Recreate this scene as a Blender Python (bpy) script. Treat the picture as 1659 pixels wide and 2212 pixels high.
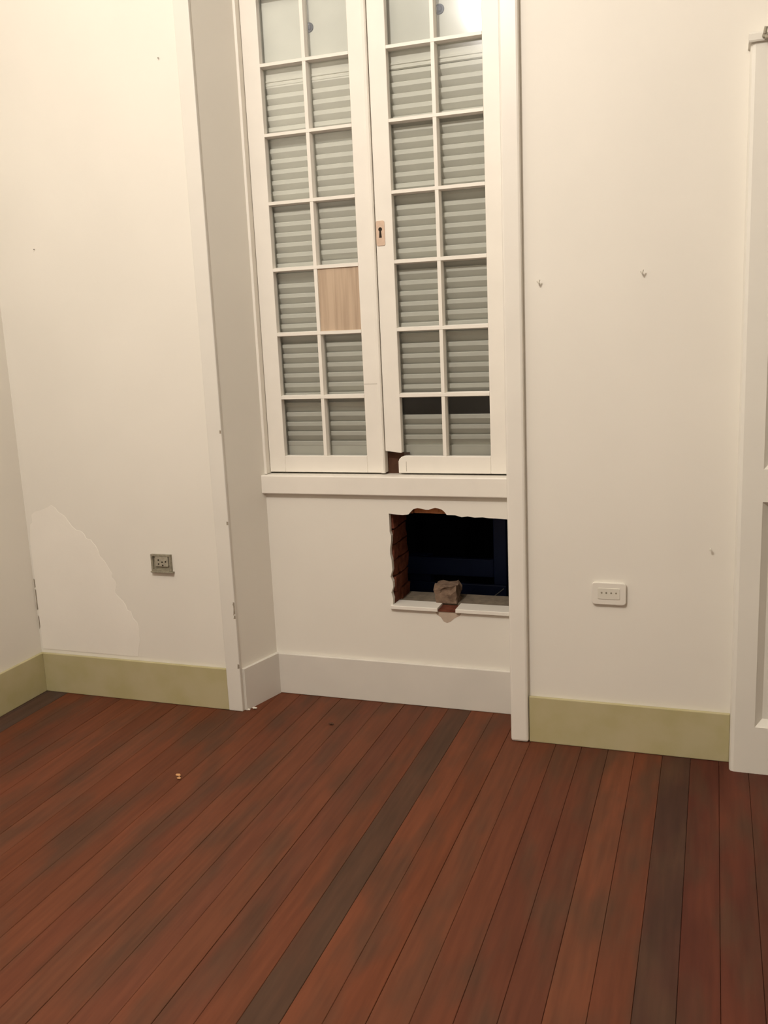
import bpy, bmesh, math, random
from mathutils import Vector, Matrix
from mathutils.geometry import tessellate_polygon
random.seed(7)
for o in list(bpy.data.objects):
    bpy.data.objects.remove(o, do_unlink=True)
S = bpy.context.scene
COL = S.collection

# ------------------------------------------------------------------ camera
YAW, PIT, ROL, FPX = 0.34320, 0.19446, -0.04432, 2015.35
fw = Vector((-math.sin(YAW)*math.cos(PIT), math.cos(YAW)*math.cos(PIT), -math.sin(PIT)))
rt = Vector((math.cos(YAW), math.sin(YAW), 0)); up = rt.cross(fw)
c_, s_ = math.cos(ROL), math.sin(ROL)
r2 = c_*rt + s_*up; u2 = -s_*rt + c_*up
cam = bpy.data.objects.new('camera', bpy.data.cameras.new('camera'))
COL.objects.link(cam)
cam.matrix_world = Matrix(((r2.x, u2.x, -fw.x, 0.47975), (r2.y, u2.y, -fw.y, -3.05950),
                           (r2.z, u2.z, -fw.z, 1.45), (0, 0, 0, 1)))
cam.data.sensor_fit = 'VERTICAL'; cam.data.sensor_height = 24; cam.data.lens = FPX*24/2212
cam.data.clip_start = 0.02
S.camera = cam

# ------------------------------------------------------------------ night sky
W = bpy.data.worlds.new('night'); S.world = W; W.use_nodes = True
W.node_tree.nodes['Background'].inputs[0].default_value = (0.10, 0.16, 0.42, 1)
W.node_tree.nodes['Background'].inputs[1].default_value = 0.012

# ------------------------------------------------------------------ ceiling bulb (out of frame) and exposure
lamp = bpy.data.lights.new('ceiling_bulb', 'POINT'); lamp.energy = 184; lamp.color = (1.0, 0.925, 0.865)
lamp.shadow_soft_size = 0.05
lo = bpy.data.objects.new('ceiling_bulb', lamp); lo.location = (-0.82, -2.5, 3.38); COL.objects.link(lo)
S.view_settings.view_transform = 'Standard'; S.view_settings.look = 'None'
S.view_settings.gamma = 1; S.view_settings.use_curve_mapping = False
S.view_settings.exposure = 0.0

# ------------------------------------------------------------------ materials
def mat(name, col, rough=0.5, spec=0.4, var=0.06, vscale=3.0, bump=0.0, bscale=60.0, metal=0.0, col2=None, stretch=None):
    m = bpy.data.materials.new(name); m.use_nodes = True
    nt = m.node_tree; N = nt.nodes; L = nt.links; b = N['Principled BSDF']
    b.inputs['Roughness'].default_value = rough; b.inputs['Metallic'].default_value = metal
    b.inputs['Specular IOR Level'].default_value = spec
    tc = N.new('ShaderNodeTexCoord'); mp = N.new('ShaderNodeMapping'); L.new(tc.outputs['Object'], mp.inputs[0])
    if stretch: mp.inputs['Scale'].default_value = stretch
    nz = N.new('ShaderNodeTexNoise'); nz.inputs['Scale'].default_value = vscale; nz.inputs['Detail'].default_value = 5
    L.new(mp.outputs[0], nz.inputs[0])
    mx = N.new('ShaderNodeMix'); mx.data_type = 'RGBA'
    rp = N.new('ShaderNodeValToRGB'); rp.color_ramp.elements[0].position = 0.35; rp.color_ramp.elements[1].position = 0.65
    L.new(nz.outputs[0], rp.inputs[0]); L.new(rp.outputs[0], mx.inputs[0])
    c2 = col2 or tuple(max(0, x*(1-2*var)) for x in col)
    mx.inputs[6].default_value = (*c2, 1); mx.inputs[7].default_value = (*col, 1)
    L.new(mx.outputs[2], b.inputs['Base Color'])
    if bump:
        n2 = N.new('ShaderNodeTexNoise'); n2.inputs['Scale'].default_value = bscale; n2.inputs['Detail'].default_value = 4
        L.new(mp.outputs[0], n2.inputs[0])
        bp = N.new('ShaderNodeBump'); bp.inputs['Strength'].default_value = bump; bp.inputs['Distance'].default_value = 0.004
        L.new(n2.outputs[0], bp.inputs['Height']); L.new(bp.outputs[0], b.inputs['Normal'])
    return m

WALLC = (0.80, 0.765, 0.685)
M = {
 'wall': mat('wall_paint', WALLC, 0.55, 0.35, 0.018, 2.2, 0.10, 40),
 'patch': mat('fresh_plaster', (0.86, 0.82, 0.74), 0.7, 0.2, 0.015, 5, 0.12, 60),
 'ceil': mat('ceiling_paint', (0.80, 0.77, 0.70), 0.8, 0.2, 0.02),
 'trim': mat('white_gloss_paint', (0.80, 0.765, 0.69), 0.35, 0.5, 0.015, 6, 0.05, 30),
 'trim2': mat('older_white_paint', (0.745, 0.715, 0.645), 0.45, 0.4, 0.015, 6, 0.05, 30),
 'sash': mat('sash_paint', (0.84, 0.80, 0.72), 0.4, 0.45, 0.02, 8, 0.06, 40),
 'base': mat('olive_beige_paint', (0.50, 0.445, 0.27), 0.45, 0.4, 0.07, 7, 0.12, 30, col2=(0.45, 0.40, 0.21)),
 'nbase': mat('grey_white_paint', (0.70, 0.665, 0.60), 0.45, 0.4, 0.02, 6, 0.1, 30),
 'door': mat('door_paint', (0.77, 0.745, 0.67), 0.4, 0.45, 0.015, 6, 0.05, 30),
 'shutter': mat('grey_green_shutter_paint', (0.80, 0.775, 0.695), 0.5, 0.4, 0.04, 9, 0.08, 40),
 'spanel': mat('pale_grey_panel_paint', (0.70, 0.69, 0.63), 0.5, 0.4, 0.03, 9, 0.05, 40),
 'ply': mat('bare_plywood', (0.56, 0.43, 0.31), 0.65, 0.25, 0.1, 70, 0.15, 90, col2=(0.43, 0.32, 0.225), stretch=(1, 1, 0.04)),
 'rawwood': mat('dark_raw_wood', (0.10, 0.045, 0.025), 0.8, 0.2, 0.15, 30),
 'brick': mat('red_brick', (0.17, 0.055, 0.032), 0.9, 0.1, 0.2, 40, 0.5, 120),
 'obrick': mat('orange_brick', (0.46, 0.19, 0.085), 0.9, 0.1, 0.15, 40, 0.5, 120),
 'mortar': mat('grey_mortar', (0.23, 0.19, 0.14), 0.95, 0.1, 0.15, 30, 0.5, 90),
 'chunk': mat('brown_mortar', (0.22, 0.15, 0.105), 0.95, 0.1, 0.2, 40, 0.5, 120),
 'grey': mat('grey_olive_metal', (0.33, 0.30, 0.22), 0.5, 0.4, 0.2, 90),
 'grey2': mat('grey_plastic', (0.40, 0.365, 0.28), 0.5, 0.4, 0.1, 90),
 'dark': mat('dark_hole', (0.035, 0.028, 0.02), 0.8, 0.1),
 'cream': mat('cream_plastic', (0.77, 0.735, 0.655), 0.3, 0.5, 0.01),
 'cream2': mat('greyer_cream_plastic', (0.70, 0.67, 0.58), 0.35, 0.5, 0.01),
 'lock': mat('worn_lock_plate', (0.68, 0.50, 0.37), 0.4, 0.5, 0.06, 50),
 'navy': mat('navy_metal_paint', (0.022, 0.042, 0.14), 0.5, 0.4, 0.1, 5),
 'night': mat('dark_outer_wall', (0.012, 0.012, 0.014), 0.9, 0.1, 0.1, 3),
 'strap': mat('pale_strap', (0.6, 0.6, 0.6), 0.6, 0.2),
 'stain': mat('dark_blue_knob', (0.05, 0.065, 0.11), 0.5, 0.4),
 'dirt': mat('brown_dirt', (0.52, 0.42, 0.33), 0.9, 0.1, 0.06, 30),
 'flake': mat('dull_undercoat', (0.36, 0.31, 0.24), 0.8, 0.2, 0.1, 40),
 'chip': mat('pale_chip', (0.75, 0.70, 0.6), 0.8, 0.2),
 'ochip': mat('tan_wood_chip', (0.62, 0.33, 0.15), 0.7, 0.2),
 'nail': mat('dull_nail', (0.16, 0.14, 0.11), 0.5, 0.4, metal=0.3),
}

def glass():
    m = bpy.data.materials.new('window_glass'); m.use_nodes = True
    nt = m.node_tree; N = nt.nodes; L = nt.links
    N.remove(N['Principled BSDF']); out = N['Material Output']
    t = N.new('ShaderNodeBsdfTransparent'); t.inputs[0].default_value = (0.96, 0.97, 0.96, 1)
    g = N.new('ShaderNodeBsdfGlossy'); g.inputs['Roughness'].default_value = 0.13
    nz = N.new('ShaderNodeTexNoise'); nz.inputs['Scale'].default_value = 4
    tc = N.new('ShaderNodeTexCoord'); L.new(tc.outputs['Object'], nz.inputs[0])
    bp = N.new('ShaderNodeBump'); bp.inputs['Strength'].default_value = 0.05; bp.inputs['Distance'].default_value = 0.01
    L.new(nz.outputs[0], bp.inputs['Height']); L.new(bp.outputs[0], g.inputs['Normal'])
    f = N.new('ShaderNodeFresnel'); f.inputs[0].default_value = 1.5
    mx = N.new('ShaderNodeMixShader'); L.new(f.outputs[0], mx.inputs[0]); L.new(t.outputs[0], mx.inputs[1]); L.new(g.outputs[0], mx.inputs[2])
    L.new(mx.outputs[0], out.inputs[0]); return m
M['glass'] = glass()

def floor_mat():
    m = bpy.data.materials.new('worn_red_stained_boards'); m.use_nodes = True
    nt = m.node_tree; N = nt.nodes; L = nt.links; b = N['Principled BSDF']
    geo = N.new('ShaderNodeNewGeometry'); oi = N.new('ShaderNodeObjectInfo')
    mp = N.new('ShaderNodeMapping'); mp.inputs['Scale'].default_value = (1, 0.07, 1); L.new(geo.outputs['Position'], mp.inputs[0])
    n1 = N.new('ShaderNodeTexNoise'); n1.inputs['Scale'].default_value = 55; n1.inputs['Detail'].default_value = 5; L.new(mp.outputs[0], n1.inputs[0])
    mp2 = N.new('ShaderNodeMapping'); mp2.inputs['Scale'].default_value = (1, 0.30, 1); L.new(geo.outputs['Position'], mp2.inputs[0])
    n2 = N.new('ShaderNodeTexNoise'); n2.inputs['Scale'].default_value = 9; n2.inputs['Detail'].default_value = 3; L.new(mp2.outputs[0], n2.inputs[0])
    n3 = N.new('ShaderNodeTexNoise'); n3.inputs['Scale'].default_value = 5; n3.inputs['Detail'].default_value = 3; L.new(mp2.outputs[0], n3.inputs[0])
    def ramp(src, a, bb, lo, hi):
        r = N.new('ShaderNodeMapRange'); r.inputs[1].default_value = a; r.inputs[2].default_value = bb
        r.inputs[3].default_value = lo; r.inputs[4].default_value = hi; L.new(src, r.inputs[0]); return r.outputs[0]
    g1 = ramp(n1.outputs[0], .3, .7, .84, 1.12)
    w = ramp(n2.outputs[0], .46, .66, 0, .70)       # grey worn streaks
    rd = ramp(n3.outputs[0], .48, .70, 0, .40)      # redder stain
    mw = N.new('ShaderNodeMix'); mw.data_type = 'RGBA'; L.new(rd, mw.inputs[0])
    L.new(oi.outputs['Color'], mw.inputs[6]); mw.inputs[7].default_value = (0.165, 0.048, 0.023, 1)
    mw2 = N.new('ShaderNodeMix'); mw2.data_type = 'RGBA'; L.new(w, mw2.inputs[0])
    L.new(mw.outputs[2], mw2.inputs[6]); mw2.inputs[7].default_value = (0.075, 0.038, 0.022, 1)
    mu = N.new('ShaderNodeMix'); mu.data_type = 'RGBA'; mu.blend_type = 'MULTIPLY'; mu.inputs[0].default_value = 1
    L.new(mw2.outputs[2], mu.inputs[6]); L.new(g1, mu.inputs[7])
    L.new(mu.outputs[2], b.inputs['Base Color'])
    b.inputs['Roughness'].default_value = 0.62; b.inputs['Specular IOR Level'].default_value = 0.16
    bp = N.new('ShaderNodeBump'); bp.inputs['Strength'].default_value = 0.25; bp.inputs['Distance'].default_value = 0.002
    L.new(n1.outputs[0], bp.inputs['Height']); L.new(bp.outputs[0], b.inputs['Normal'])
    return m
M['floor'] = floor_mat()

# ------------------------------------------------------------------ helpers
def obj(name, bm, m, parent=None, bevel=0.0, smooth=False):
    bmesh.ops.recalc_face_normals(bm, faces=bm.faces)
    if bevel:
        es = [e for e in bm.edges if len(e.link_faces) == 2 and e.calc_face_angle(0) > 0.5]
        bmesh.ops.bevel(bm, geom=es, offset=bevel, segments=2, affect='EDGES', profile=0.5, clamp_overlap=True)
    me = bpy.data.meshes.new(name); bm.to_mesh(me); bm.free()
    if m: me.materials.append(M[m])
    if smooth:
        for p in me.polygons: p.use_smooth = True
    o = bpy.data.objects.new(name, me); COL.objects.link(o)
    if parent: o.parent = parent
    return o
def box(bm, x0, x1, y0, y1, z0, z1):
    v = [bm.verts.new(p) for p in ((x0,y0,z0),(x1,y0,z0),(x1,y1,z0),(x0,y1,z0),(x0,y0,z1),(x1,y0,z1),(x1,y1,z1),(x0,y1,z1))]
    for f in ((0,3,2,1),(4,5,6,7),(0,1,5,4),(1,2,6,5),(2,3,7,6),(3,0,4,7)): bm.faces.new([v[i] for i in f])
    return bm
def B(*a): return box(bmesh.new(), *a)
def prism(bm, poly, axis, a, b):
    """extrude a 2-D polygon along axis ('z': poly in xy, 'y': poly in xz, 'x': poly in yz)"""
    def P(p, t): return {'z': (p[0], p[1], t), 'y': (p[0], t, p[1]), 'x': (t, p[0], p[1])}[axis]
    A = [bm.verts.new(P(p, a)) for p in poly]; C = [bm.verts.new(P(p, b)) for p in poly]
    n = len(poly); bm.faces.new(A); bm.faces.new(C[::-1])
    for i in range(n): bm.faces.new([A[i], A[(i+1) % n], C[(i+1) % n], C[i]])
    return bm
def holed(bm, outer, hole, y0, y1):
    pts = outer + hole
    tris = tessellate_polygon([[Vector((x, z, 0)) for x, z in outer], [Vector((x, z, 0)) for x, z in hole]])
    A = [bm.verts.new((x, y0, z)) for x, z in pts]; C = [bm.verts.new((x, y1, z)) for x, z in pts]
    for t in tris:
        bm.faces.new([A[i] for i in t]); bm.faces.new([C[i] for i in reversed(t)])
    for off, n in ((0, len(outer)), (len(outer), len(hole))):
        for i in range(n):
            a, b = off+i, off+(i+1) % n
            bm.faces.new([A[a], A[b], C[b], C[a]])
    return bm
def cyl(bm, p0, p1, r, seg=10, r1=None):
    p0, p1 = Vector(p0), Vector(p1); d = (p1-p0).normalized()
    u = d.orthogonal().normalized(); w = d.cross(u); r1 = r if r1 is None else r1
    A = [bm.verts.new(p0 + r*(u*math.cos(2*math.pi*i/seg) + w*math.sin(2*math.pi*i/seg))) for i in range(seg)]
    C = [bm.verts.new(p1 + r1*(u*math.cos(2*math.pi*i/seg) + w*math.sin(2*math.pi*i/seg))) for i in range(seg)]
    bm.faces.new(A); bm.faces.new(C[::-1])
    for i in range(seg): bm.faces.new([A[i], A[(i+1) % seg], C[(i+1) % seg], C[i]])
    return bm
def lump(bm, c, size, seed, sub=2):
    r = random.Random(seed); g = bmesh.ops.create_icosphere(bm, subdivisions=sub, radius=1.0)
    for v in g['verts']:
        k = 1 + r.uniform(-.22, .18)
        v.co = Vector((c[0]+v.co.x*size[0]*k, c[1]+v.co.y*size[1]*k, c[2]+v.co.z*size[2]*k))
    return bm
def rrect(x0, x1, z0, z1, r, n=5):
    P = []
    for cx, cz, a in ((x1-r, z1-r, 0), (x0+r, z1-r, 90), (x0+r, z0+r, 180), (x1-r, z0+r, 270)):
        for i in range(n+1):
            t = math.radians(a + 90*i/n); P.append((cx+r*math.cos(t), cz+r*math.sin(t)))
    return P
def empty(name, loc=(0, 0, 0), parent=None):
    o = bpy.data.objects.new(name, None); COL.objects.link(o); o.location = loc
    o.empty_display_size = 0.1
    if parent: o.parent = parent
    return o
def struct(o, label=None):
    o['kind'] = 'structure'
    if label: o['label'] = label
    return o
def tag(o, label, cat, group=None):
    o['label'] = label; o['category'] = cat
    if group: o['group'] = group
    return o
def copy(o, parent, **kw):
    c = o.copy(); COL.objects.link(c); c.parent = parent
    for k, v in kw.items(): setattr(c, k, v)
    return c

# ------------------------------------------------------------------ key dimensions (metres)
XL = -2.179          # left wall
XJ, XN = -1.2334, -1.1816   # splayed left reveal of the window niche: front, back
D = 0.2127           # niche depth
XC = -0.160          # right reveal (front)
XNR = -0.185         # right reveal (back)
XD = 0.556           # door casing at the right
HB = 0.170           # baseboard height
T = 0.45             # back wall thickness
ZC = 4.0
YF = -6.4

# ------------------------------------------------------------------ room shell
bm = bmesh.new()
prism(bm, [(XL-.15, 0), (XJ, 0), (XN, D), (XN, T), (XL-.15, T)], 'z', -.03, ZC)
prism(bm, [(XC, 0), (3.3, 0), (3.3, T), (XNR, T), (XNR, D)], 'z', -.03, ZC)
box(bm, XJ, XC, 0, T, 3.0, ZC)
wall_back = struct(obj('wall_back', bm, 'wall'), 'off-white plaster wall holding the tall window')
struct(obj('wall_left', B(XL-.15, XL, YF, 0, -.03, ZC), 'wall'), 'off-white plaster wall on the left')
struct(obj('wall_right', B(3.1, 3.25, YF, 0, -.03, ZC), 'wall'), 'off-white plaster wall on the right, out of frame')
struct(obj('wall_front', B(XL-.15, 3.25, YF-.15, YF, -.03, ZC), 'wall'), 'off-white plaster wall behind the viewer')
struct(obj('ceiling', B(XL-.15, 3.25, YF-.15, T, ZC, ZC+.1), 'ceil'), 'pale ceiling, out of frame')

# fresh plaster patch low in the left corner (a skim about 1 mm thick)
pp = [(-2.170, .60), (-2.160, .72), (-2.130, .775), (-2.046, .805), (-2.0, .77), (-1.955, .72), (-1.90, .69), (-1.863, .655), (-1.835, .60),
      (-1.80, .555), (-1.775, .50), (-1.78, .45), (-1.757, .425), (-1.73, .38), (-1.70, .34), (-1.685, .29), (-1.692, .23), (-1.70, .185), (-2.170, .185)]
rr = random.Random(3)
pd = []
for i, p in enumerate(pp):
    q = pp[(i+1) % len(pp)]
    pd.append(p)
    if i < len(pp)-3:
        for k in (1, 2):
            t = k/3; pd.append((p[0]+(q[0]-p[0])*t+rr.uniform(-.008, .008), p[1]+(q[1]-p[1])*t+rr.uniform(-.008, .008)))
pt = obj('plaster_patch', prism(bmesh.new(), pd, 'y', -.0012, .001), 'patch', wall_back)
pt['label'] = 'brighter fresh plaster patch in the lower left corner'

# floor: boards of one width running towards the back wall
floor = struct(obj('floor', B(XL-.1, 3.2, YF, T, -.06, -.022), 'rawwood'), 'worn reddish-brown wooden plank floor')
PW = 0.0892; EDGE = -0.456
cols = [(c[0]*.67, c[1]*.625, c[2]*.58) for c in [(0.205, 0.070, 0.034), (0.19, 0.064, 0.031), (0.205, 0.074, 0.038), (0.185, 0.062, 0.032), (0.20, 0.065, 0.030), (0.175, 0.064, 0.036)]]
meshes = {}
def plank_mesh(y1):
    k = round(y1, 3)
    if k not in meshes:
        bm = B(-PW/2+.0004, PW/2-.0004, YF, y1, -.022, 0.0)
        es = [e for e in bm.edges if all(v.co.z > -.001 for v in e.verts) and abs(e.verts[0].co.y-e.verts[1].co.y) > .1]
        bmesh.ops.bevel(bm, geom=es, offset=.0012, segments=1, affect='EDGES')
        bmesh.ops.recalc_face_normals(bm, faces=bm.faces)
        me = bpy.data.meshes.new('plank'); bm.to_mesh(me); bm.free(); me.materials.append(M['floor']); meshes[k] = me
    return meshes[k]
n0 = math.floor((XL-EDGE)/PW)
for i in range(n0, 42):
    x0 = EDGE+i*PW; x1 = x0+PW
    if x0 > 3.08: break
    y1 = D if (x0 > XJ+.02 and x1 < XC+.03) else (0.0 if (x1 < XJ or x0 > XC) else (D if x1 > XJ and x0 < XC else 0))
    o = bpy.data.objects.new('plank', plank_mesh(y1)); COL.objects.link(o); o.parent = floor
    o.location = ((x0+x1)/2, 0, -random.uniform(0, .0012))
    c = random.choice(cols); k = random.uniform(.90, 1.08); c = tuple(v*k for v in c)
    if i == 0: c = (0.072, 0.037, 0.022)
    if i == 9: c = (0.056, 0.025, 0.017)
    if i > 9: c = (0.080, 0.022, 0.013)  # boards on the right: shade and light falloff painted into a darker tint
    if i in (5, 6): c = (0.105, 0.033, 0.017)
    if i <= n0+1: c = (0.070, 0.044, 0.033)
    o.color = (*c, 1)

# baseboards
struct(obj('baseboard_left', B(XL, XL+.014, YF, 0, 0, HB), 'base', bevel=.003), 'olive-beige painted baseboard along the left wall')
bb = bmesh.new(); box(bb, XL+.014, -1.292, -.014, 0, 0, HB)
struct(obj('baseboard_back', bb, 'base', bevel=.003), 'olive-beige painted baseboard left of the window niche')
struct(obj('baseboard_right', B(-.103, XD, -.014, 0, 0, HB-.002), 'base', bevel=.003), 'olive-beige painted baseboard right of the window niche')
struct(obj('baseboard_niche', B(XN+.004, XNR, D-.014, D, 0, HB), 'nbase', bevel=.003), 'pale painted baseboard under the window')
bj = bmesh.new(); prism(bj, [(XJ, .004), (XJ+.013, .001), (XN+.014, D-.014), (XN+.004, D), (XN, D)], 'z', 0, HB)
struct(obj('baseboard_reveal', bj, 'nbase'), 'pale painted baseboard on the left reveal of the niche')

# casings of the niche (trim_1 left, trim_2 right)
struct(obj('trim_1', B(-1.292, XJ+.002, -.016, .0, 0, 3.07), 'trim2', bevel=.003), 'flat white casing left of the window niche')
bm = B(-.167, -.105, -.024, .0, 0, 3.07)
struct(obj('trim_2', bm, 'trim', bevel=.008), 'rounded white casing right of the window niche')
struct(obj('trim_3', B(XJ+.002, -.167, -.016, .0, 3.0, 3.07), 'trim', bevel=.003), 'white casing over the window niche')

# chipped paint along the left casing and reveal
trim_1 = bpy.data.objects['trim_1']
q = random.Random(21)
def chip(x, z, w, h, y, par, name='paint_chip', m='flake'):
    P = [(x-w/2*q.uniform(.5, 1), z-h/2), (x+w/2, z-h/2*q.uniform(.6, 1)), (x+w/2*q.uniform(.4, 1), z), (x+w/2, z+h/2*q.uniform(.7, 1)), (x-w/2*q.uniform(.3, .8), z+h/2), (x-w/2*q.uniform(.2, .7), z+h*.1)]
    obj(name, prism(bmesh.new(), P, 'y', y-.0007, y+.0005), m, par)
for z, h in ((.755, .014), (.440, .012), (.415, .045), (.386, .014), (.186, .020), (1.10, .012)):
    chip(XJ-.003, z, .009, h, -.016, trim_1)
for z, h in ((.30, .06), (.40, .09), (.47, .04)): chip(-2.1735, z, .006, h, -.0012, wall_back)

# ------------------------------------------------------------------ niche wall with the hole broken through it
hx0, hx1, hz0, hz1 = -.664, -.203, .385, .757
hole = []
r = random.Random(11)
def jag(p, q, n, amp):
    out = []
    for i in range(n):
        t = i/n; out.append((p[0]+(q[0]-p[0])*t+r.uniform(-amp, amp), p[1]+(q[1]-p[1])*t+r.uniform(-amp, amp)))
    return out
hole += [(hx0-.008, hz0), (hx1, hz0)]
hole += [(hx1, hz0+.001), (hx1, hz1-.012)]
hole += jag((hx1, hz1-.008), (-.44, hz1+.001), 9, .003)
hole += [(-.443, .760), (-.452, .772), (-.460, .779), (-.474, .784), (-.487, .786), (-.500, .783), (-.512, .778), (-.525, .778), (-.540, .782), (-.556, .784), (-.572, .780), (-.583, .770), (-.592, .759)]
hole += jag((-.60, hz1), (hx0-.004, hz1+.002), 5, .002)
hole += jag((hx0-.006, hz1), (hx0-.006, hz0+.02), 16, .0045)
outer = [(XN-.002, -.03), (XNR+.002, -.03), (XNR+.002, .832), (XN-.002, .832)]
apron = struct(obj('wall_niche', holed(bmesh.new(), outer, hole, D, D+.022), 'wall'), 'off-white niche wall below the window with a rough rectangular opening')
core = bmesh.new()
box(core, XN, hx0-.115, D+.022, .41, -.03, .82)           # mass left of the bricks
box(core, hx0-.115, hx1, D+.022, .41, -.03, .384)         # below
box(core, hx0-.115, hx1, D+.022, .41, .822, .90)          # above the brick course
box(core, hx1+.004, XNR, D+.022, .41, -.03, .82)          # right
obj('masonry_core', core, 'mortar', apron)
def brick(x0, x1, y0, y1, z0, z1, m='brick', seed=0):
    bm = B(x0, x1, y0, y1, z0, z1)
    bmesh.ops.subdivide_edges(bm, edges=bm.edges[:], cuts=1, use_grid_fill=True)
    q = random.Random(seed)
    for v in bm.verts: v.co += Vector((q.uniform(-.003, .003), q.uniform(-.002, .001), q.uniform(-.002, .002)))
    return obj('brick', bm, m, apron)
z = .386
for i in range(6):                                         # left reveal
    h = .056; brick(hx0-.112, hx0+r.uniform(-.004, .006), D+.022+r.uniform(.001, .004), .300, z, z+h, 'brick', i)
    brick(hx0-.112, hx0+r.uniform(-.004, .003), .304, .405, z, z+h, 'brick', 30+i)
    z += h+.006
xs = hx0-.10
for i in range(3):                                         # course over the opening
    w = .18; brick(xs, xs+w, D+.024, .408, .7585+r.uniform(0, .002), .815, 'obrick', 60+i); xs += w+.008
# ledge of the opening
lb = bmesh.new()
for a, b_ in ((hx0-.012, -.488), (-.418, hx1+.002)):
    box(lb, a, b_, D-.013, .282, .386, .401)
obj('ledge_board', lb, 'trim', apron, bevel=.002)['label'] = 'white board along the lower edge of the opening'
obj('ledge', B(hx0-.01, hx1, .282, .41, .384, .399), 'mortar', apron)
obj('brick', B(-.487, -.419, D-.004, .280, .386, .392), 'brick', apron)
st = [(-.500, .384), (-.485, .3855), (-.415, .386), (-.398, .383), (-.405, .372), (-.425, .362), (-.440, .348), (-.455, .341), (-.468, .347), (-.478, .362), (-.494, .372)]
sm = obj('dirt_stain', prism(bmesh.new(), st, 'y', D-.0008, D+.001), 'dirt', apron)
sm['label'] = 'brown dirt run below the opening'
# mortar lump lying on the ledge
bm = B(-.512, -.430, .270, .352, .4005, .470)
bmesh.ops.subdivide_edges(bm, edges=bm.edges[:], cuts=3, use_grid_fill=True)
q = random.Random(5)
for v in bm.verts:
    if v.co.z > .41:
        v.co += Vector((q.uniform(-.006, .006), q.uniform(-.006, .006), q.uniform(-.005, .004))); v.co.x += (v.co.z-.40)*-.10
tag(obj('mortar_block', bm, 'chunk', bevel=0), 'brown-grey mortar block sitting on the ledge of the wall opening', 'rubble')

# what is outside, seen through the opening
fr = empty('metal_rack', (-.5, .62, .2))
tag(fr, 'dark blue metal frame outside, seen through the wall opening', 'rack')
def fpart(name, m, *a):
    o = obj(name, B(*a), m, None, bevel=.004); o.parent = fr; o.matrix_parent_inverse = Matrix.Translation((.5, -.62, -.2)); return o
fpart('rail', 'navy', -.86, -.405, .80, .83, .362, .442)
fpart('rail', 'navy', -.86, -.345, .78, .80, .270, .334)
fpart('post', 'navy', -.405, -.347, .80, .85, -.2, .95)
fpart('post', 'navy', -.80, -.70, .832, .88, -.2, .442)
o = obj('strap', cyl(bmesh.new(), (-.398, .776, .287), (-.356, .776, .322), .0022, 6), 'strap'); o.parent = fr
o.matrix_parent_inverse = Matrix.Translation((.5, -.62, -.2))
struct(obj('wall_outside', B(-2.5, 1.0, 1.6, 1.7, -.5, 3.5), 'night'), 'dark outer wall beyond the window')
struct(obj('ground_outside', B(-2.5, 1.0, .46, 1.7, -.6, -.5), 'night'), 'dark ground beyond the wall')

# ------------------------------------------------------------------ window
win = struct(empty('window_1', (-.68, D, .906)), 'tall white two-leaf casement window with small panes, closed louvred shutters behind')
WI = Matrix.Translation((.68, -D, -.906))
def wpart(name, bm, m, parent=None, bevel=0.0, label=None):
    o = obj(name, bm, m, None, bevel); o.parent = parent or win
    if parent is None: o.matrix_parent_inverse = WI
    if label: o['label'] = label
    return o
ZB, ZT = .911, 2.965
DW = .2427
bm = bmesh.new()
box(bm, XN-.002, -1.1715, D, .33, .906, 3.0); box(bm, -.2035, XNR+.002, D, .33, .906, 3.0); box(bm, -1.1715, -.2035, D, .33, ZT+.004, 3.0)
wpart('window_frame', bm, 'sash', bevel=.002)
wpart('window_sill', B(XN-.012, XNR, D-.022, .33, .832, .9045), 'sash', bevel=.004)
ROW = [2.404-.24048*k for k in range(-1, 6)]       # centres of the glazing bars
PB = .975                                           # bottom edge of the lowest panes
ZTOP = 2.404+2*.24048                               # top edge of the highest panes
HBAR, VBAR, DEP = .0065, .0085, .034
def bar_v(x, z0, z1):   # moulded glazing bar: narrow nose to the room, wider at the glass
    return prism(bmesh.new(), [(x-.0065, DW+.0012), (x+.0065, DW+.0012), (x+.0105, DW+.018), (x+.0105, DW+DEP), (x-.0105, DW+DEP), (x-.0105, DW+.018)], 'z', z0, z1)
def bar_h(z, x0, x1):
    return prism(bmesh.new(), [(DW, z-.0055), (DW, z+.0055), (DW+.018, z+.009), (DW+DEP, z+.009), (DW+DEP, z-.009), (DW+.018, z-.009)], 'x', x0, x1)
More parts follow.
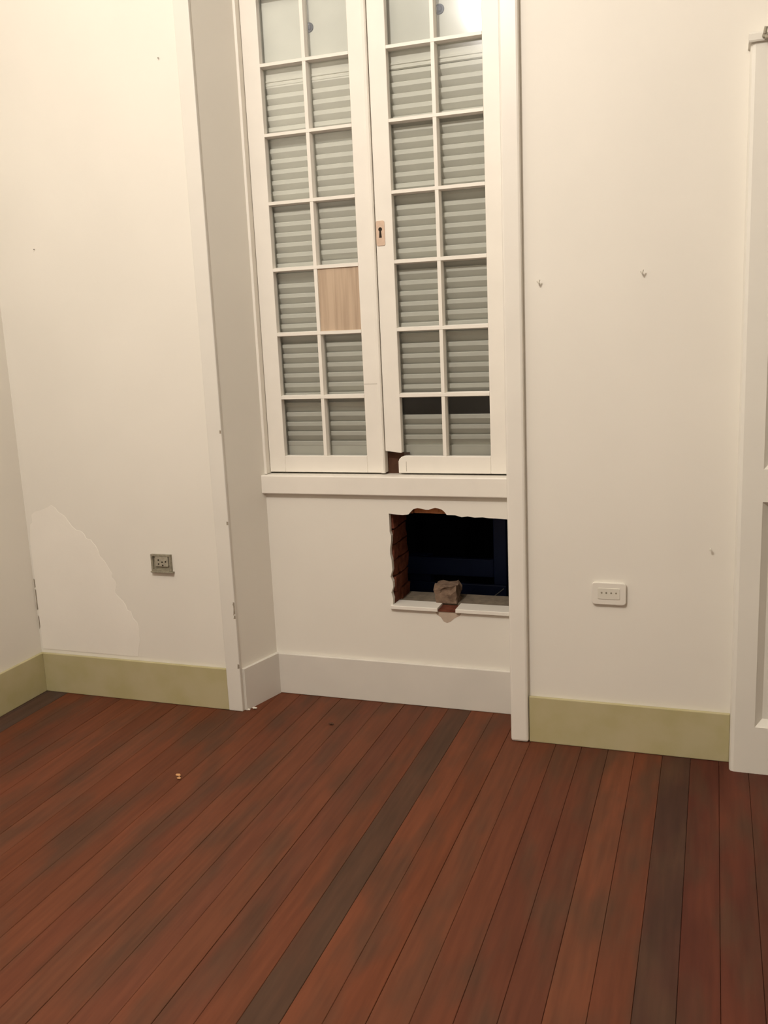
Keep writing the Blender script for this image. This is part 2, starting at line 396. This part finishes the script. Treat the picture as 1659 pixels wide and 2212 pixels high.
def sash(xa, pa, mv, pb, xb, side):
    e = wpart('sash', bmesh.new(), None)
    bmL = bmesh.new()
    if side == 'right':
        prism(bmL, [(xa, .994), (xa+.022, .9925), (xa+.045, .989), (pa-.002, .987), (pa, .992), (pa, ZT), (xa, ZT)], 'y', DW, DW+DEP)
    else:
        box(bmL, xa, pa, DW, DW+DEP, ZB, ZT)
    obj('stile', bmL, 'sash', e, .002)
    obj('stile', B(pb, xb, DW, DW+DEP, ZB, ZT), 'sash', e, .002)
    if side == 'right':
        rb = prism(bmesh.new(), [(-.634, ZB), (pb, ZB), (pb, PB), (-.612, PB), (-.622, .972), (-.630, .964), (-.634, .955)], 'y', DW, DW+DEP)
    else:
        rb = B(pa, pb, DW, DW+DEP, ZB, PB)
    obj('rail', rb, 'sash', e, .002)
    obj('rail', B(pa, pb, DW, DW+DEP, ZTOP, ZT), 'sash', e, .002)
    obj('glazing_bar', bar_v(mv, PB, ZTOP), 'sash', e)
    for z in ROW: obj('glazing_bar', bar_h(z, pa, pb), 'sash', e)
    zs = [ZTOP]+ROW+[PB]
    for i in range(len(zs)-1):
        for j, (p, q_) in enumerate(((pa, mv), (mv, pb))):
            zt, zb = zs[i], zs[i+1]
            if side == 'left' and i == 5 and j == 1:
                w = obj('wooden_panel', B(p+.008, q_-.001, DW+.006, DW+.014, zb+.006, zt-.006), 'ply', e)
                w['label'] = 'bare plywood panel in place of a pane'
                continue
            obj('pane', B(p, q_, DW+.026, DW+.029, zb, zt), 'glass', e)
    return e
sl = sash(-1.170, -1.103, -.930, -.759, -.6865, 'left')
sr = sash(-.684, -.619, -.452, -.279, -.205, 'right')
obj('astragal', prism(bmesh.new(), [(-.704, DW), (-.702, DW-.005), (-.6915, DW-.007), (-.687, DW-.003), (-.687, DW+.005), (-.704, DW+.005)], 'z', ZB, ZT), 'sash', sl)
pl = obj('lock_plate', prism(bmesh.new(), rrect(-.682, -.650, 1.742, 1.829, .006), 'y', DW-.003, DW+.001), 'lock', sr)
pl['label'] = 'worn pinkish lock plate with a keyhole'
kb = bmesh.new(); prism(kb, rrect(-.673, -.659, 1.792, 1.806, .0065), 'y', DW-.0035, DW-.002)
prism(kb, [(-.669, 1.796), (-.663, 1.796), (-.661, 1.770), (-.671, 1.770)], 'y', DW-.0036, DW-.002)
obj('keyhole', kb, 'dark', sr)
obj('crack', B(-.757, -.705, DW-.0004, DW+.001, 1.2465, 1.2478), 'flake', sl)
obj('crack', B(-.6035, -.6020, DW-.0004, DW+.001, .918, .955), 'flake', sr)
wpart('wood_block', B(-.705, -.600, .2775, .2835, .895, .985), 'rawwood', label='dark raw wood behind the broken sash corner')

# louvred shutters outside the glass
PITCH, SY = .0378, .2885
def shutter(xa, xb, side):
    e = wpart('shutter', bmesh.new(), None)
    for a, b_ in ((xa, xa+.045), (xb-.045, xb)): obj('stile', B(a, b_, SY, SY+.036, .915, ZT), 'shutter', e, .002)
    obj('rail', B(xa+.045, xb-.045, SY+.002, SY+.034, .915, 1.012), 'shutter', e, .002)
    obj('rail', B(xa+.045, xb-.045, SY+.002, SY+.034, 2.338, 2.42), 'shutter', e, .002)
    mo = bmesh.new()
    for z in (2.358, 2.344): box(mo, xa+.045, xb-.045, SY-.002, SY+.01, z-.004, z+.004)
    obj('moulding', mo, 'shutter', e, .002)
    obj('panel', B(xa+.045, xb-.045, SY+.004, SY+.026, 2.42, ZT), 'spanel', e)
    prof = [(SY, -.002), (SY+.003, .001), (SY+.010, .001), (SY+.034, -.037), (SY+.034, -.042), (SY+.0225, -.042), (SY+.0205, -.0385), (SY+.0015, -.0165), (SY, -.0145)]
    me = None; base = 1.125 if side == 'right' else 1.140
    k0 = -3 if side == 'right' else -3
    for k in range(k0, 33):
        if side == 'right' and k in (1, 2): continue
        z = base+k*PITCH
        if z > 2.356 or z < 1.012: continue
        if me is None:
            o = obj('slat', prism(bmesh.new(), prof, 'x', xa+.040, xb-.040), 'shutter', e); me = o.data
        else:
            o = bpy.data.objects.new('slat', me); COL.objects.link(o); o.parent = e
        o.location.z = z
        o.rotation_euler = (0, 0, 0)
    return e
s1 = shutter(-1.168, -.692, 'left')
s2 = shutter(-.682, -.207, 'right')
for x, z, e in ((-.922, 2.520, s1), (-.436, 2.512, s2)):
    obj('knob', cyl(cyl(bmesh.new(), (x, SY+.006, z), (x, SY-.001, z), .018, 18, .016), (x, SY-.001, z), (x, SY-.004, z), .012, 18, .007), 'stain', e)['label'] = 'dark blue round knob'

# ------------------------------------------------------------------ panelled door with its casing at the right edge
door = struct(empty('door_1', (1.0, 0, 0)), 'white panelled door in a proud casing with a cap, cut by the right edge')
DI = Matrix.Translation((-1.0, 0, 0))
def dpart(name, bm, bevel=.003, m='door'):
    o = obj(name, bm, m, None, bevel); o.parent = door; o.matrix_parent_inverse = DI; return o
xl, xr = XD, 1.46
def stile_poly(xo, xi):
    s = 1 if xi > xo else -1
    return [(xo, 0), (xo, -.062), (xo+s*.004, -.0708), (xo+s*.013, -.0755), (xi, -.0755), (xi, 0)]
dpart('stile', prism(bmesh.new(), stile_poly(xl, xl+.072), 'z', 0, 2.182), 0)
dpart('stile', prism(bmesh.new(), stile_poly(xr, xr-.072), 'z', 0, 2.182), 0)
for a, b_ in ((0, .158), (.885, .985), (2.07, 2.182)): dpart('rail', B(xl+.072, xr-.072, -.0755, 0, a, b_), 0)
dpart('stile', B(.975, 1.04, -.0755, 0, .158, 2.07), 0)
for a, b_ in ((.158, .885), (.985, 2.07)):
    for p, q_ in ((xl+.072, .975), (1.04, xr-.072)):
        bm = bmesh.new(); box(bm, p, q_, -.052, -.03, a, b_)
        dpart('panel', bm, 0)
        mo = bmesh.new(); w = .022
        for P in ([(p, a), (p+w, a+w), (p+w, b_-w), (p, b_)], [(q_, a), (q_, b_), (q_-w, b_-w), (q_-w, a+w)],
                  [(p, a), (q_, a), (q_-w, a+w), (p+w, a+w)], [(p, b_), (p+w, b_-w), (q_-w, b_-w), (q_, b_)]):
            A = [mo.verts.new((x, -.0745 if (x in (p, q_) and z in (a, b_)) else -.052, z)) for x, z in P]
            C = [mo.verts.new((x, -.045, z)) for x, z in P]
            mo.faces.new(A); mo.faces.new(C[::-1])
            for i in range(4): mo.faces.new([A[i], A[(i+1) % 4], C[(i+1) % 4], C[i]])
        dpart('panel_moulding', mo, 0)
cap = bmesh.new(); prism(cap, [(0, 2.182), (-.084, 2.182), (-.086, 2.186), (-.086, 2.202), (-.080, 2.208), (0, 2.208)], 'x', xl-.006, xr+.006)
dpart('cap_moulding', cap, 0)
hk = bmesh.new()
cyl(hk, (.590, -.086, 2.193), (.590, -.100, 2.193), .007, 12, .006)
cyl(hk, (.590, -.098, 2.196), (.593, -.104, 2.212), .005, 10)
cyl(hk, (.590, -.096, 2.186), (.640, -.096, 2.184), .006, 10)
hko = obj('metal_bolt', hk, 'grey2')
tag(hko, 'small grey metal bolt on the cap of the white door at the right edge', 'bolt')

# ------------------------------------------------------------------ electrical outlets
ox = empty('wall_socket', (.168, 0, .553))
tag(ox, 'cream horizontal wall socket plate with rounded corners right of the window', 'socket')
def spart(par, loc, name, bm, m, bevel=0.0, label=None):
    o = obj(name, bm, m, None, bevel); o.parent = par; o.matrix_parent_inverse = Matrix.Translation([-v for v in loc])
    if label: o['label'] = label
    return o
Lc = (.168, 0, .553)
spart(ox, Lc, 'cover_plate', prism(bmesh.new(), rrect(.112, .224, .515, .592, .012), 'y', -.011, .0), 'cream', .003)
spart(ox, Lc, 'socket_insert', prism(bmesh.new(), rrect(.132, .204, .535, .573, .004), 'y', -.0125, -.006), 'cream2', .001)
for x in (.145, .160, .176, .192):
    spart(ox, Lc, 'hole', cyl(bmesh.new(), (x, -.0128, .557), (x, -.0115, .557), .0032, 10), 'grey')
bx = empty('socket_box', (-1.545, 0, .586))
tag(bx, 'grey-olive open socket box without a cover left of the window', 'socket')
Lc2 = (-1.545, 0, .586)
bm = holed(bmesh.new(), [(-1.590, .552), (-1.501, .552), (-1.501, .620), (-1.590, .620)], [(-1.582, .560), (-1.582, .613), (-1.508, .613), (-1.508, .560)], -.012, .001)
spart(bx, Lc2, 'box_frame', bm, 'grey')
spart(bx, Lc2, 'box_back', B(-1.583, -1.507, -.004, .001, .559, .614), 'grey')
spart(bx, Lc2, 'socket_insert', prism(bmesh.new(), rrect(-1.571, -1.513, .572, .612, .004), 'y', -.011, -.002), 'grey2', .001)
for x, z in ((-1.556, .598), (-1.540, .590), (-1.524, .592), (-1.556, .582), (-1.538, .577)):
    spart(bx, Lc2, 'hole', cyl(bmesh.new(), (x, -.0116, z), (x, -.009, z), .0035, 8), 'dark')
spart(bx, Lc2, 'lip', B(-1.594, -1.494, -.015, .001, .547, .552), 'grey', .001)

# ------------------------------------------------------------------ nails and hooks left in the wall
def nail(x, z, label, hook=False, s=1.0):
    e = bmesh.new(); cyl(e, (x, .004, z), (x, -.014*s, z-.002), .0022*s, 8)
    if hook:
        cyl(e, (x, -.013*s, z-.001), (x+.004, -.016*s, z+.010*s), .0022*s, 8); cyl(e, (x, -.013*s, z-.001), (x-.005*s, -.0145*s, z+.006*s), .002*s, 8)
    else:
        cyl(e, (x, -.013*s, z-.002), (x, -.0155*s, z-.002), .0045*s, 10)
    tag(obj('wall_nail', e, 'nail' if s < .9 else 'cream2'), label, 'nail', None)
nail(-.053, 1.569, 'small hook in the wall close to the right window casing', True, 1.0)
nail(.265, 1.581, 'small hook in the wall midway between window and door', True, 1.0)
nail(.483, .717, 'small nail low in the wall beside the white door', False, .9)
nail(-1.372, 2.408, 'tiny dark nail high in the wall left of the window', False, .42)
nail(-1.985, 1.805, 'tiny dark nail in the wall near the left edge', False, .42)

# ------------------------------------------------------------------ debris on the floor
e = bmesh.new(); lump(e, (-1.19, -.561, .006), (.011, .008, .005), 2, 1); lump(e, (-1.178, -.575, .004), (.008, .006, .004), 3, 1)
tag(obj('wood_chip', e, 'ochip'), 'tan wood chip lying on the open floor at the left', 'debris')
e = bmesh.new(); lump(e, (-1.196, .018, .005), (.012, .008, .0045), 4, 1); lump(e, (-1.215, .004, .003), (.007, .006, .003), 6, 1)
tag(obj('plaster_crumb', e, 'chip'), 'pale plaster crumb on the floor at the corner of the left casing', 'debris')
e = bmesh.new(); lump(e, (-.845, -.046, .004), (.012, .009, .004), 8, 1)
tag(obj('dirt_crumb', e, 'rawwood'), 'dark crumb on the floor in front of the window niche', 'debris')
